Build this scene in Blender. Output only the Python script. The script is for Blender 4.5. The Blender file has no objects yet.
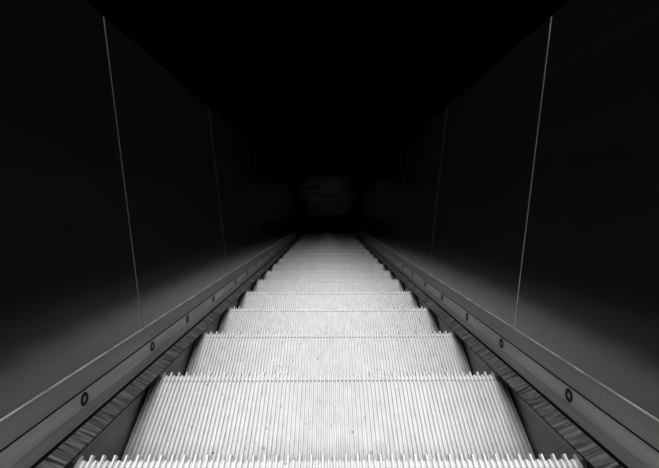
import bpy, math, random
from mathutils import Vector, Matrix
random.seed(7)
sc = bpy.context.scene
COL = sc.collection
R = math.radians
CA, SA = math.cos(R(30)), math.sin(R(30))

# ---------------------------------------------------------------- frame of the incline
# x to the right, s down along the slope, u square to the slope (up); the eye is at s=0, u=0
HP = 0.487                     # eye above the line of the step noses
S0, DS = 0.882, 0.4619         # first nose in view, pitch of the noses
TREAD, RISE = 0.40, 0.231
NLAST = 16
s_last = S0 + DS * NLAST
EYE = Vector((0.0, 0.0, s_last * SA + HP * CA + 0.195))
def P(x, s, u):
    return EYE + Vector((x, s * CA + u * SA, -s * SA + u * CA))

# ---------------------------------------------------------------- helpers
class MB:
    def __init__(self): self.v = []; self.f = []; self.m = []
    def quad(self, a, b, c, d, mi=0):
        n = len(self.v); self.v += [a, b, c, d]; self.f.append((n, n+1, n+2, n+3)); self.m.append(mi)
    def box(self, x0, x1, y0, y1, z0, z1, fn=None, mi=0):
        fn = fn or (lambda x, y, z: Vector((x, y, z)))
        n = len(self.v)
        self.v += [fn(x, y, z) for z in (z0, z1) for y in (y0, y1) for x in (x0, x1)]
        for q in ((0,2,3,1),(4,5,7,6),(0,1,5,4),(2,6,7,3),(0,4,6,2),(1,3,7,5)):
            self.f.append(tuple(n+i for i in q)); self.m.append(mi)
    def sweep(self, prof, a, b, closed=True, mi=0, n_seg=1):
        """profile of (x,u) points swept along s from a to b"""
        n = len(self.v); k = len(prof)
        for j in range(n_seg+1):
            s = a + (b-a)*j/n_seg
            self.v += [P(x, s, u) for x, u in prof]
        for j in range(n_seg):
            for i in range(k if closed else k-1):
                i2 = (i+1) % k
                self.f.append((n+j*k+i, n+j*k+i2, n+(j+1)*k+i2, n+(j+1)*k+i)); self.m.append(mi)
        if closed:
            self.f.append(tuple(n+i for i in range(k))[::-1]); self.m.append(mi)
            self.f.append(tuple(n+n_seg*k+i for i in range(k))); self.m.append(mi)
    def build(self, name, mats, parent=None, origin=None, smooth=False, bevel=0):
        if not isinstance(mats, (list, tuple)): mats = [mats]
        if origin is None:
            if parent is not None: origin = parent.matrix_world.translation.copy() if False else Vector(parent['_o'])
            else:
                origin = sum(self.v, Vector()) / len(self.v)
                origin.z = min(p.z for p in self.v)
        me = bpy.data.meshes.new(name)
        me.from_pydata([tuple(p - origin) for p in self.v], [], self.f)
        for m in mats: me.materials.append(m)
        for p, mi in zip(me.polygons, self.m): p.material_index = mi; p.use_smooth = smooth
        import bmesh
        bm = bmesh.new(); bm.from_mesh(me)
        bmesh.ops.remove_doubles(bm, verts=bm.verts, dist=1e-6)
        bmesh.ops.recalc_face_normals(bm, faces=bm.faces)
        bm.to_mesh(me); bm.free()
        o = bpy.data.objects.new(name, me); COL.objects.link(o)
        if parent is not None: o.parent = parent
        else: o.location = origin
        if bevel:
            b = o.modifiers.new('Bevel', 'BEVEL'); b.width = bevel; b.segments = 2; b.limit_method = 'ANGLE'
        return o

def empty(name, loc):
    o = bpy.data.objects.new(name, None); COL.objects.link(o)
    o.location = loc; o['_o'] = tuple(loc); o.empty_display_size = 0.05
    return o
def tag(o, label, cat, group=None):
    o['label'] = label; o['category'] = cat
    if group: o['group'] = group
    return o
def struct(o):
    o['kind'] = 'structure'; return o

# ---------------------------------------------------------------- materials
def mat(name, base, rough=0.5, metal=0.0, noise=None, bump=None, spots=None, spec=0.5, aniso=0):
    """noise=(scale xyz, low, high) multiplies the base grey"""
    m = bpy.data.materials.new(name); m.use_nodes = True
    nt = m.node_tree; b = nt.nodes['Principled BSDF']
    b.inputs['Base Color'].default_value = (base, base, base, 1)
    b.inputs['Roughness'].default_value = rough; b.inputs['Metallic'].default_value = metal
    b.inputs['Specular IOR Level'].default_value = spec
    g = nt.nodes.new('ShaderNodeNewGeometry')
    mp = nt.nodes.new('ShaderNodeMapping'); mp.vector_type = 'POINT'
    # turn world space so that local y runs down the slope
    mp.inputs['Rotation'].default_value = (R(30), 0, 0)
    nt.links.new(g.outputs['Position'], mp.inputs['Vector'])
    def noisetex(scale, detail=4):
        s = nt.nodes.new('ShaderNodeVectorMath'); s.operation = 'MULTIPLY'; s.inputs[1].default_value = scale
        nt.links.new(mp.outputs[0], s.inputs[0])
        t = nt.nodes.new('ShaderNodeTexNoise'); t.inputs['Scale'].default_value = 1.0; t.inputs['Detail'].default_value = detail
        nt.links.new(s.outputs[0], t.inputs['Vector']); return t.outputs['Fac']
    val = None
    def mr(fac, a, b_, lo, hi):
        r = nt.nodes.new('ShaderNodeMapRange'); r.inputs['From Min'].default_value = a; r.inputs['From Max'].default_value = b_
        r.inputs['To Min'].default_value = lo; r.inputs['To Max'].default_value = hi
        nt.links.new(fac, r.inputs['Value']); return r.outputs[0]
    if noise:
        val = mr(noisetex(noise[0]), 0.3, 0.7, base*noise[1], base*noise[2])
    if spots:
        sp = mr(noisetex(spots[0], 2), spots[1], spots[1]+0.04, 1.0, spots[2])
        if val is None:
            val = mr(sp, 0, 1, 0, base)
        else:
            mm = nt.nodes.new('ShaderNodeMath'); mm.operation = 'MULTIPLY'
            nt.links.new(val, mm.inputs[0]); nt.links.new(sp, mm.inputs[1]); val = mm.outputs[0]
    if val is not None:
        c = nt.nodes.new('ShaderNodeCombineColor')
        for i in range(3): nt.links.new(val, c.inputs[i])
        nt.links.new(c.outputs[0], b.inputs['Base Color'])
    if bump:
        bp = nt.nodes.new('ShaderNodeBump'); bp.inputs['Strength'].default_value = bump[1]; bp.inputs['Distance'].default_value = 0.002
        nt.links.new(noisetex(bump[0]), bp.inputs['Height']); nt.links.new(bp.outputs[0], b.inputs['Normal'])
    return m

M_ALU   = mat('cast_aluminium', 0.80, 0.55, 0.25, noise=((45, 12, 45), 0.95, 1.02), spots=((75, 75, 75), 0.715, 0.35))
M_GROOVE= mat('shaded_groove_aluminium', 0.62, 0.6, 0.25, noise=((45, 12, 45), 0.9, 1.04), spots=((75, 75, 75), 0.70, 0.35))  # darker copy of the cast aluminium, puts groove shade into the colour
M_NOSE  = mat('cast_aluminium_nose', 0.88, 0.5, 0.25, noise=((14, 14, 14), 0.9, 1.05))
M_SLOT  = mat('slot_black', 0.14, 0.8)
M_RISER = mat('riser_aluminium', 0.45, 0.5, 0.3)
M_PANEL = mat('dark_brushed_panel', 0.16, 0.16, 0.82, noise=((6, 1.2, 14), 0.85, 1.1))
M_STRIP = mat('lit_joint_metal', 0.95, 0.45, 0.5)  # strip metal in its lit tone, for the nearest right joint
M_STRIP_D = mat('far_shaded_joint_metal', 0.38, 0.45, 0.5)  # same strip metal with the far shade put into the colour
M_STRIP_L = mat('left_shaded_joint_metal', 0.55, 0.45, 0.5)  # same strip metal, darkened for the less lit left side
M_LEDGE = mat('satin_ledge_metal', 0.35, 0.5, 0.3, noise=((30, 3, 30), 0.88, 1.1))
M_EDGE  = mat('edge_highlight_metal', 0.92, 0.4, 0.1, noise=((8, 14, 8), 0.55, 1.1))  # near-white, paints the highlight along the foot of the panels
M_FACE  = mat('satin_skirt_rail', 0.50, 0.48, 0.35, noise=((30, 2.5, 60), 0.8, 1.12))
M_LIP   = mat('satin_rail_lip', 0.38, 0.5, 0.35, noise=((30, 2.5, 60), 0.8, 1.12))
M_BLACK = mat('black_metal', 0.012, 0.6)
M_BRUSH = mat('bristle', 0.15, 0.85, noise=((12, 130, 12), 0.25, 2.1), spec=0.1)
M_SKIRT = mat('dark_skirt_steel', 0.42, 0.5, 0.3, noise=((30, 4, 40), 0.8, 1.1))
M_SCREW = mat('screw_metal', 0.35, 0.4, 0.5)
M_VOID  = mat('void_black', 0.006, 0.95, spec=0.0)  # near-black tone for the structure around the flight
M_WALL  = mat('grimy_far_wall', 0.16, 0.85, noise=((3, 5, 9), 0.3, 1.6), spec=0.1)
M_FLOOR = mat('landing_floor', 0.035, 0.7, noise=((20, 20, 20), 0.7, 1.2), spec=0.2)

# ---------------------------------------------------------------- steps
HW = 0.5210; NC = 91; PITCH = 2*HW/NC
DEP = 0.009
ORD = ['nearest','second','third','fourth','fifth','sixth','seventh','eighth','ninth','tenth','eleventh','twelfth',
       'thirteenth','fourteenth','fifteenth','sixteenth','seventeenth','eighteenth','nineteenth']
def cleat_mesh(mb, y0, y1a, y1b):
    """ribs with chamfered tops from y0 to y1 (every other one longer), local: nose at y=0, top at z=0"""
    for i in range(NC):
        cx = -HW + PITCH*(i+0.5)
        y1 = y1a if i % 2 == 0 else y1b
        wb, wt = PITCH*0.29, PITCH*0.16
        pr = [(cx-wb, -DEP), (cx-wt*1.25, -0.0009), (cx-wt, 0), (cx+wt, 0), (cx+wt*1.25, -0.0009), (cx+wb, -DEP)]
        n = len(mb.v)
        mb.v += [Vector((x, y0, z)) for x, z in pr] + [Vector((x, y1-(0.003 if z > -0.001 else 0), z)) for x, z in pr]
        for k in range(5):
            mb.f.append((n+k, n+k+1, n+6+k+1, n+6+k)); mb.m.append(0)
        mb.f.append(tuple(n+k for k in range(6))); mb.m.append(0)
        mb.f.append(tuple(n+6+k for k in range(6))); mb.m.append(0)
        mb.f.append((n, n+6, n+11, n+5)); mb.m.append(0)
def step_proto():
    O = Vector((0, 0, 0)); root = empty('escalator_step', O)
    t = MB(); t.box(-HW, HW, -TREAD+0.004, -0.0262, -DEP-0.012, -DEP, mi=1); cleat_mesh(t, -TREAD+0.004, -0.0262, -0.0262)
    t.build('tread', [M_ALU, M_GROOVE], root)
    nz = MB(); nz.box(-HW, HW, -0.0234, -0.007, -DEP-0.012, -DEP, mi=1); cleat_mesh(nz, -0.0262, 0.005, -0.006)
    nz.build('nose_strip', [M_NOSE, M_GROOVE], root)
    sl = MB(); sl.box(-HW, HW, -0.0262, -0.0234, -DEP-0.010, -DEP+0.0015)
    sl.build('slot_line', M_SLOT, root)
    # curved ribbed riser under the nose
    rs = MB(); N = 8
    path = [(-0.010 - 0.030*math.sin(k/N*math.pi/2*0.9), -DEP-0.012 - (RISE-0.03)*k/N) for k in range(N+1)]
    for k in range(N):
        for i in range(NC):
            cx = -HW + PITCH*(i+0.5)
            (ya, za), (yb, zb) = path[k], path[k+1]
            xs = [(cx-PITCH*.5, 0), (cx-PITCH*.27, 0), (cx-PITCH*.25, .006), (cx+PITCH*.25, .006), (cx+PITCH*.27, 0), (cx+PITCH*.5, 0)]
            for (xa, oa), (xb, ob) in zip(xs, xs[1:]):
                rs.quad(Vector((xa, ya+oa, za)), Vector((xb, ya+ob, za)), Vector((xb, yb+ob, zb)), Vector((xa, yb+oa, zb)))
    rs.build('riser', M_RISER, root)
    # side cheek (bracket) each side
    for sx in (-1, 1):
        ck = MB(); x0, x1 = sorted((sx*(HW-0.002), sx*(HW-0.010)))
        n = len(ck.v); pts = [(-0.03, -DEP-0.012), (-TREAD+0.01, -DEP-0.012), (-TREAD+0.05, -0.10), (-0.06, -RISE+0.02)]
        ck.v = [Vector((x0, y, z)) for y, z in pts] + [Vector((x1, y, z)) for y, z in pts]
        ck.f = [(0,1,2,3), (7,6,5,4)] + [(i, (i+1)%4, 4+(i+1)%4, 4+i) for i in range(4)]; ck.m = [0]*6
        ck.build('side_bracket', M_BLACK, root)
    return root
proto = step_proto()
def copy_tree(o, parent=None):
    c = o.copy(); COL.objects.link(c)
    if parent is not None: c.parent = parent
    for ch in [q for q in bpy.data.objects if q.parent == o]: copy_tree(ch, c)
    return c
def step_label(n):
    if n == 0: return 'nearest pale ribbed escalator step, only its toothed nose showing at the bottom edge'
    if n == 1: return 'large bright ribbed escalator step, second from the viewer, dashed slot line before its teeth'
    w = 'pale' if n < 6 else ('small light grey' if n < 12 else 'tiny dim grey')
    return f'{w} ribbed escalator step, {ORD[n]} counting down from the viewer'
for n in range(NLAST+2):
    o = proto if n == 0 else copy_tree(proto)
    if n <= NLAST: loc = P(0, S0 + DS*n, -HP)
    else: loc = P(0, s_last, -HP) + Vector((0, TREAD, -0.19))
    o.location = loc
    tag(o, step_label(n), 'escalator step', 'ribbed steps of the escalator')
END = P(0, s_last, -HP) + Vector((0, TREAD + 0.004, -0.19))       # where the comb plate begins

# ---------------------------------------------------------------- cross-section of the sides
SGN = {'left': -1, 'right': 1}
XB, XT, UT = 0.5385, 0.6275, 0.542
LEDGE_U = -0.346
S_A = 0.28; S_Z = s_last + 0.50; S_BR = s_last + 0.04
side_words = {'left': 'left', 'right': 'right'}
def ordn(i, n):
    return 'nearest' if i == 0 else ('farthest' if i == n-1 else ORD[i])
for side, sg in SGN.items():
    # ---- tall panels, leaning outward
    seams = [S_A, 1.31, 2.435, 3.56, 4.685, 5.81, 6.935, S_Z]
    npan = len(seams)-1
    for i in range(npan):
        a, b = seams[i], seams[i+1]
        g = 0.0045
        root = empty('balustrade_panel', P(sg*(XB+0.006), (a+b)/2, LEDGE_U))
        mb = MB()
        pr = [(sg*XB, LEDGE_U+0.001), (sg*XT, UT), (sg*(XT+0.012), UT), (sg*(XB+0.012), LEDGE_U+0.001)]
        mb.sweep(pr, a+g, b-g)
        mb.build('panel_sheet', M_PANEL, root)
        if i < npan-1:
            js = MB(); e = 0.0016
            prj = [(sg*(XB+0.001), LEDGE_U+0.002), (sg*(XT+0.001), UT-0.002), (sg*(XT+0.009), UT-0.002), (sg*(XB+0.009), LEDGE_U+0.002)]
            js.sweep(prj, b-g-0.0002+0.0003, b+g-0.0001)
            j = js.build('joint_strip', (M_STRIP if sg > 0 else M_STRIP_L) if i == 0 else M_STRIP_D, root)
            j['label'] = 'thin pale joint strip'
        tag(root, f'tall dark metal side panel on the {side} wall, {ordn(i,npan)} from the viewer', 'wall panel', f'{side} side panels of the escalator')
    # ---- ledge below the panels
    lj = [S_A, 2.9, 5.5, S_Z] if side == 'left' else [S_A, 0.875, 3.2, 5.6, S_Z]
    for i in range(len(lj)-1):
        a, b = lj[i]+0.0007, lj[i+1]-0.0007
        root = empty('upper_rail', P(sg*0.535, (a+b)/2, -0.3875))
        mb = MB()
        mb.sweep([(sg*0.5300, -0.3875), (sg*0.5300, -0.3820), (sg*0.5362, LEDGE_U), (sg*0.5372, LEDGE_U), (sg*0.5372, -0.3875)], a, b)
        mb.build('rail_band', M_LEDGE, root)
        ed = MB()
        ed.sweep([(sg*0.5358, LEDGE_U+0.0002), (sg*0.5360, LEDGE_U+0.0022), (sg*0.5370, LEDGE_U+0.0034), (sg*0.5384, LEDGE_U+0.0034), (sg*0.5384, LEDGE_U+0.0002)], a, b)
        e = ed.build('highlight_bead', M_EDGE, root); e['label'] = 'thin painted edge highlight'
        tag(root, f'plain dark grey metal band with a painted highlight along its top edge, {side} side, {ordn(i,len(lj)-1)} length from the viewer', 'metal band', f'{side} metal band lengths')
    # ---- rail face with cup screws
    bj = [S_A, 1.47, 2.46, 3.6, 4.75, 5.9, 7.05, S_Z] if side == 'left' else [S_A, 1.576, 2.73, 3.88, 5.03, 6.18, 7.33, S_Z]
    first = [0.973, 1.356, 1.700, 2.090] if side == 'left' else [0.985, 1.378, 1.725, 2.110]
    for i in range(len(bj)-1):
        a, b = bj[i]+0.0006, bj[i+1]-0.0006
        root = empty('skirt_rail', P(sg*0.53, (a+b)/2, -0.456))
        mb = MB()
        mb.sweep([(sg*0.5300, -0.3918), (sg*0.5300, -0.4290), (sg*0.5360, -0.4290), (sg*0.5360, -0.3918)], a, b)
        mb.build('rail_face', M_FACE, root)
        lp = MB()
        lp.sweep([(sg*0.5295, -0.4296), (sg*0.5265, -0.4530), (sg*0.5330, -0.4530), (sg*0.5360, -0.4296)], a, b)
        lp.build('lower_lip', M_LIP, root)
        gp = MB()
        gp.sweep([(sg*0.5345, -0.3878), (sg*0.5345, -0.3915), (sg*0.5375, -0.3915), (sg*0.5375, -0.3878)], a, b)
        gp.build('shadow_groove', M_BLACK, root)
        pos = [p for p in first if a+0.03 < p < b-0.03]
        if i == 0: pass
        else:
            q = (pos[-1] if pos else a-0.17) + 0.37
            if not pos: q = a + 0.13
            while q < b-0.08: pos.append(q); q += 0.37
        for p in pos:
            # ring
            rg = MB(); K = 28; uc = -0.4100
            for k in range(K):
                t0, t1 = 2*math.pi*k/K, 2*math.pi*(k+1)/K
                prof = [(0.0150, 0.0002), (0.0140, 0.0016), (0.0078, 0.0016), (0.0060, 0.0004)]
                for (r0, h0), (r1, h1) in zip(prof, prof[1:]):
                    def V(t, r, h): return P(sg*(0.5300-h), p + r*math.cos(t), uc + r*math.sin(t))
                    rg.quad(V(t0, r0, h0), V(t1, r0, h0), V(t1, r1, h1), V(t0, r1, h1))
            scw = rg.build('cup_screw', M_BLACK, root, smooth=True)
            hd = MB()
            n = len(hd.v); hd.v.append(P(sg*(0.5300-0.0014), p, uc))
            for k in range(K):
                t0 = 2*math.pi*k/K; hd.v.append(P(sg*(0.5300-0.0006), p + 0.0058*math.cos(t0), uc + 0.0058*math.sin(t0)))
            for k in range(K): hd.f.append((0, 1+k, 1+(k+1) % K)); hd.m.append(0)
            h = hd.build('screw_head', M_SCREW, root, smooth=True); h.parent = scw
        tag(root, f'grey rail strip with black cup screws, {side} side, {ordn(i,len(bj)-1)} length from the viewer', 'metal rail', f'{side} rail lengths')
    # ---- brush guard
    root = empty('brush_guard', P(sg*0.52, S_A, -0.47))
    hb = MB(); hb.sweep([(sg*0.5300, -0.4536), (sg*0.5285, -0.4560), (sg*0.5250, -0.4600), (sg*0.5340, -0.4690), (sg*0.5340, -0.4536)], S_A, S_BR)
    hb.build('brush_holder', M_BLACK, root)
    br = MB(); s = S_A
    br.sweep([(sg*0.5248, -0.4625), (sg*0.4925, -0.4755), (sg*0.4925, -0.4770), (sg*0.5232, -0.4700)], S_A, S_BR, mi=0)
    while s < S_BR-0.02:
        w = random.uniform(0.004, 0.009) * (1 if s < 3 else 2)
        h = random.uniform(0, 0.0010); tip = random.uniform(0.0, 0.0012)
        sk = random.uniform(-0.005, 0.008)
        br.quad(P(sg*0.5248, s, -0.4602), P(sg*0.5248, s+w, -0.4602),
                P(sg*(0.4895+tip), s+w*0.8+sk, -0.4765+h), P(sg*(0.4895+tip), s+sk, -0.4765+h))
        s += w*0.8
    tl = MB(); tl.sweep([(sg*0.4890, -0.4762), (sg*0.4884, -0.4778), (sg*0.4910, -0.4782), (sg*0.4915, -0.4768)], S_A, S_BR)
    tl.build('brush_dark_line', M_BLACK, root)  # added black sliver that draws the dark line along the bristle tips
    bo = br.build('bristles', M_BRUSH, root); bo['kind'] = 'stuff'
    tag(root, f'long black bristle brush strip running down the {side} side just above the steps', 'brush strip', 'skirt brushes')
    # ---- skirt sheets beside the steps
    kj = [S_A, 1.47, 2.97, 4.47, 5.97, 7.47, S_Z]
    for i in range(len(kj)-1):
        mb = MB()
        mb.sweep([(sg*0.5250, -0.4700), (sg*0.5250, -0.80), (sg*0.5290, -0.80), (sg*0.5290, -0.4700)], kj[i]+0.0009, kj[i+1]-0.0009)
        o = mb.build('skirt_sheet', M_SKIRT)
        tag(o, f'smooth dark metal skirt sheet between {side} brush and step ends, {ordn(i,len(kj)-1)} from the viewer', 'skirt panel', f'{side} skirt sheets')
    # ---- structure behind: backing wall, deck on top, outer hall wall
    wb = MB(); xo = 1.0
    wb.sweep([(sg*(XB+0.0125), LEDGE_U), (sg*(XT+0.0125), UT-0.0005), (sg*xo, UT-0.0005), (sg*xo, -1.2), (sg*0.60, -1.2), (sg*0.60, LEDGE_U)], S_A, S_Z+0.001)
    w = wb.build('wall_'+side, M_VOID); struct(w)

# ---------------------------------------------------------------- bottom landing
cp = empty('comb_plate', END)
c = MB(); c.box(-0.521, 0.521, 0.03, 0.30, -0.03, 0.006, lambda x, y, z: END+Vector((x, y, z)))
c.build('plate', M_FLOOR, cp)
ct = MB()
for i in range(NC-1):
    cx = -HW + PITCH*(i+1)
    n = len(ct.v)
    f = lambda x, y, z: END+Vector((x, y, z))
    ct.v += [f(cx-.0016, 0.03, -0.008), f(cx+.0016, 0.03, -0.008), f(cx+.0016, 0.03, 0.006), f(cx-.0016, 0.03, 0.006), f(cx, -0.012, -0.006)]
    ct.f += [(0+n,1+n,4+n),(1+n,2+n,4+n),(2+n,3+n,4+n),(3+n,0+n,4+n)]; ct.m += [0]*4
ct.build('comb_teeth', M_FLOOR, cp)
tag(cp, 'dark toothed comb plate where the lowest step meets the bottom landing', 'comb plate')
WY = END.y + 0.56
fl = MB(); fl.box(-1.3, 1.3, END.y+0.301, WY+0.1, END.z-0.12, END.z+0.004)
struct(fl.build('floor', M_FLOOR))
wf = MB(); wf.box(-1.3, 1.3, WY, WY+0.1, END.z, END.z+5.0)
struct(wf.build('wall_far', M_WALL))
bt = MB(); bt.box(-1.3, 1.3, WY-0.015, WY, END.z+0.004, END.z+0.05)
struct(bt.build('baseboard_far', M_BLACK))
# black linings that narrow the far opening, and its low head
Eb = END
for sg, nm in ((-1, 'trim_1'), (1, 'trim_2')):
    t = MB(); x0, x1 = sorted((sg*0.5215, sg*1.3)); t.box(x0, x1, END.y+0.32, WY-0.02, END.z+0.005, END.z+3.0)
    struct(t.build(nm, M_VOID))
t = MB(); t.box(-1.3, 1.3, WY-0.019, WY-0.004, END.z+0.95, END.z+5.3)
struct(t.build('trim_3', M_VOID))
# tray below the steps
t = MB(); t.sweep([(-0.535, -0.95), (0.535, -0.95), (0.535, -0.99), (-0.535, -0.99)], S_A, S_Z-0.1)
struct(t.build('trim_4', M_VOID))
# added black slab, placed overhead to keep the daylight off the lower flight
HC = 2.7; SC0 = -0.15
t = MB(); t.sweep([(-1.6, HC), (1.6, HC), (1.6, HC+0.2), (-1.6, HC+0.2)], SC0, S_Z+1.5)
struct(t.build('shade_slab', M_VOID))

# ---------------------------------------------------------------- light
w = bpy.data.worlds.new('World'); sc.world = w; w.use_nodes = True
w.node_tree.nodes['Background'].inputs[0].default_value = (1, 1, 1, 1)
w.node_tree.nodes['Background'].inputs[1].default_value = 0.0
def sun(name, down, energy, angle, yaw=0):
    l = bpy.data.lights.new(name, 'SUN'); l.energy = energy; l.angle = R(angle)
    o = bpy.data.objects.new(name, l); COL.objects.link(o)
    d = Vector((math.sin(R(yaw)), math.cos(R(yaw))*math.cos(R(down)), -math.sin(R(down))))
    o.rotation_euler = d.to_track_quat('-Z', 'Y').to_euler(); o.location = P(0, -2, 3)
    return o
sun('daylight', 65, 4.9, 32)
l = bpy.data.lights.new('far_wall_fill', 'SPOT'); l.energy = 1.5; l.spot_size = R(75); l.spot_blend = 1; l.shadow_soft_size = 0.0  # added fill spot that brightens the far wall, no fixture here
o = bpy.data.objects.new('far_wall_fill', l); COL.objects.link(o); o.location = Vector((0, WY-0.95, END.z+0.6))
o.rotation_euler = (Vector((0, WY, END.z+0.55))-o.location).to_track_quat('-Z', 'Y').to_euler()

# ---------------------------------------------------------------- camera
F, VX, VY = 457.0, 328.0, 209.5
cam = bpy.data.cameras.new('Camera'); cam.sensor_width = 36; cam.lens = 36*F/659; cam.clip_start = 0.02
co = bpy.data.objects.new('Camera', cam); COL.objects.link(co); sc.camera = co
pitch = 30 + math.degrees(math.atan((234-VY)/F)); yaw = math.degrees(math.atan((329.5-VX)/F))
d = Vector((math.sin(R(yaw))*math.cos(R(pitch)), math.cos(R(yaw))*math.cos(R(pitch)), -math.sin(R(pitch))))
co.location = EYE; co.rotation_euler = d.to_track_quat('-Z', 'Y').to_euler()
for o in bpy.data.objects:
    if '_o' in o: del o['_o']
sc.view_settings.view_transform = 'Standard'; sc.view_settings.look = 'None'; sc.view_settings.gamma = 0.8
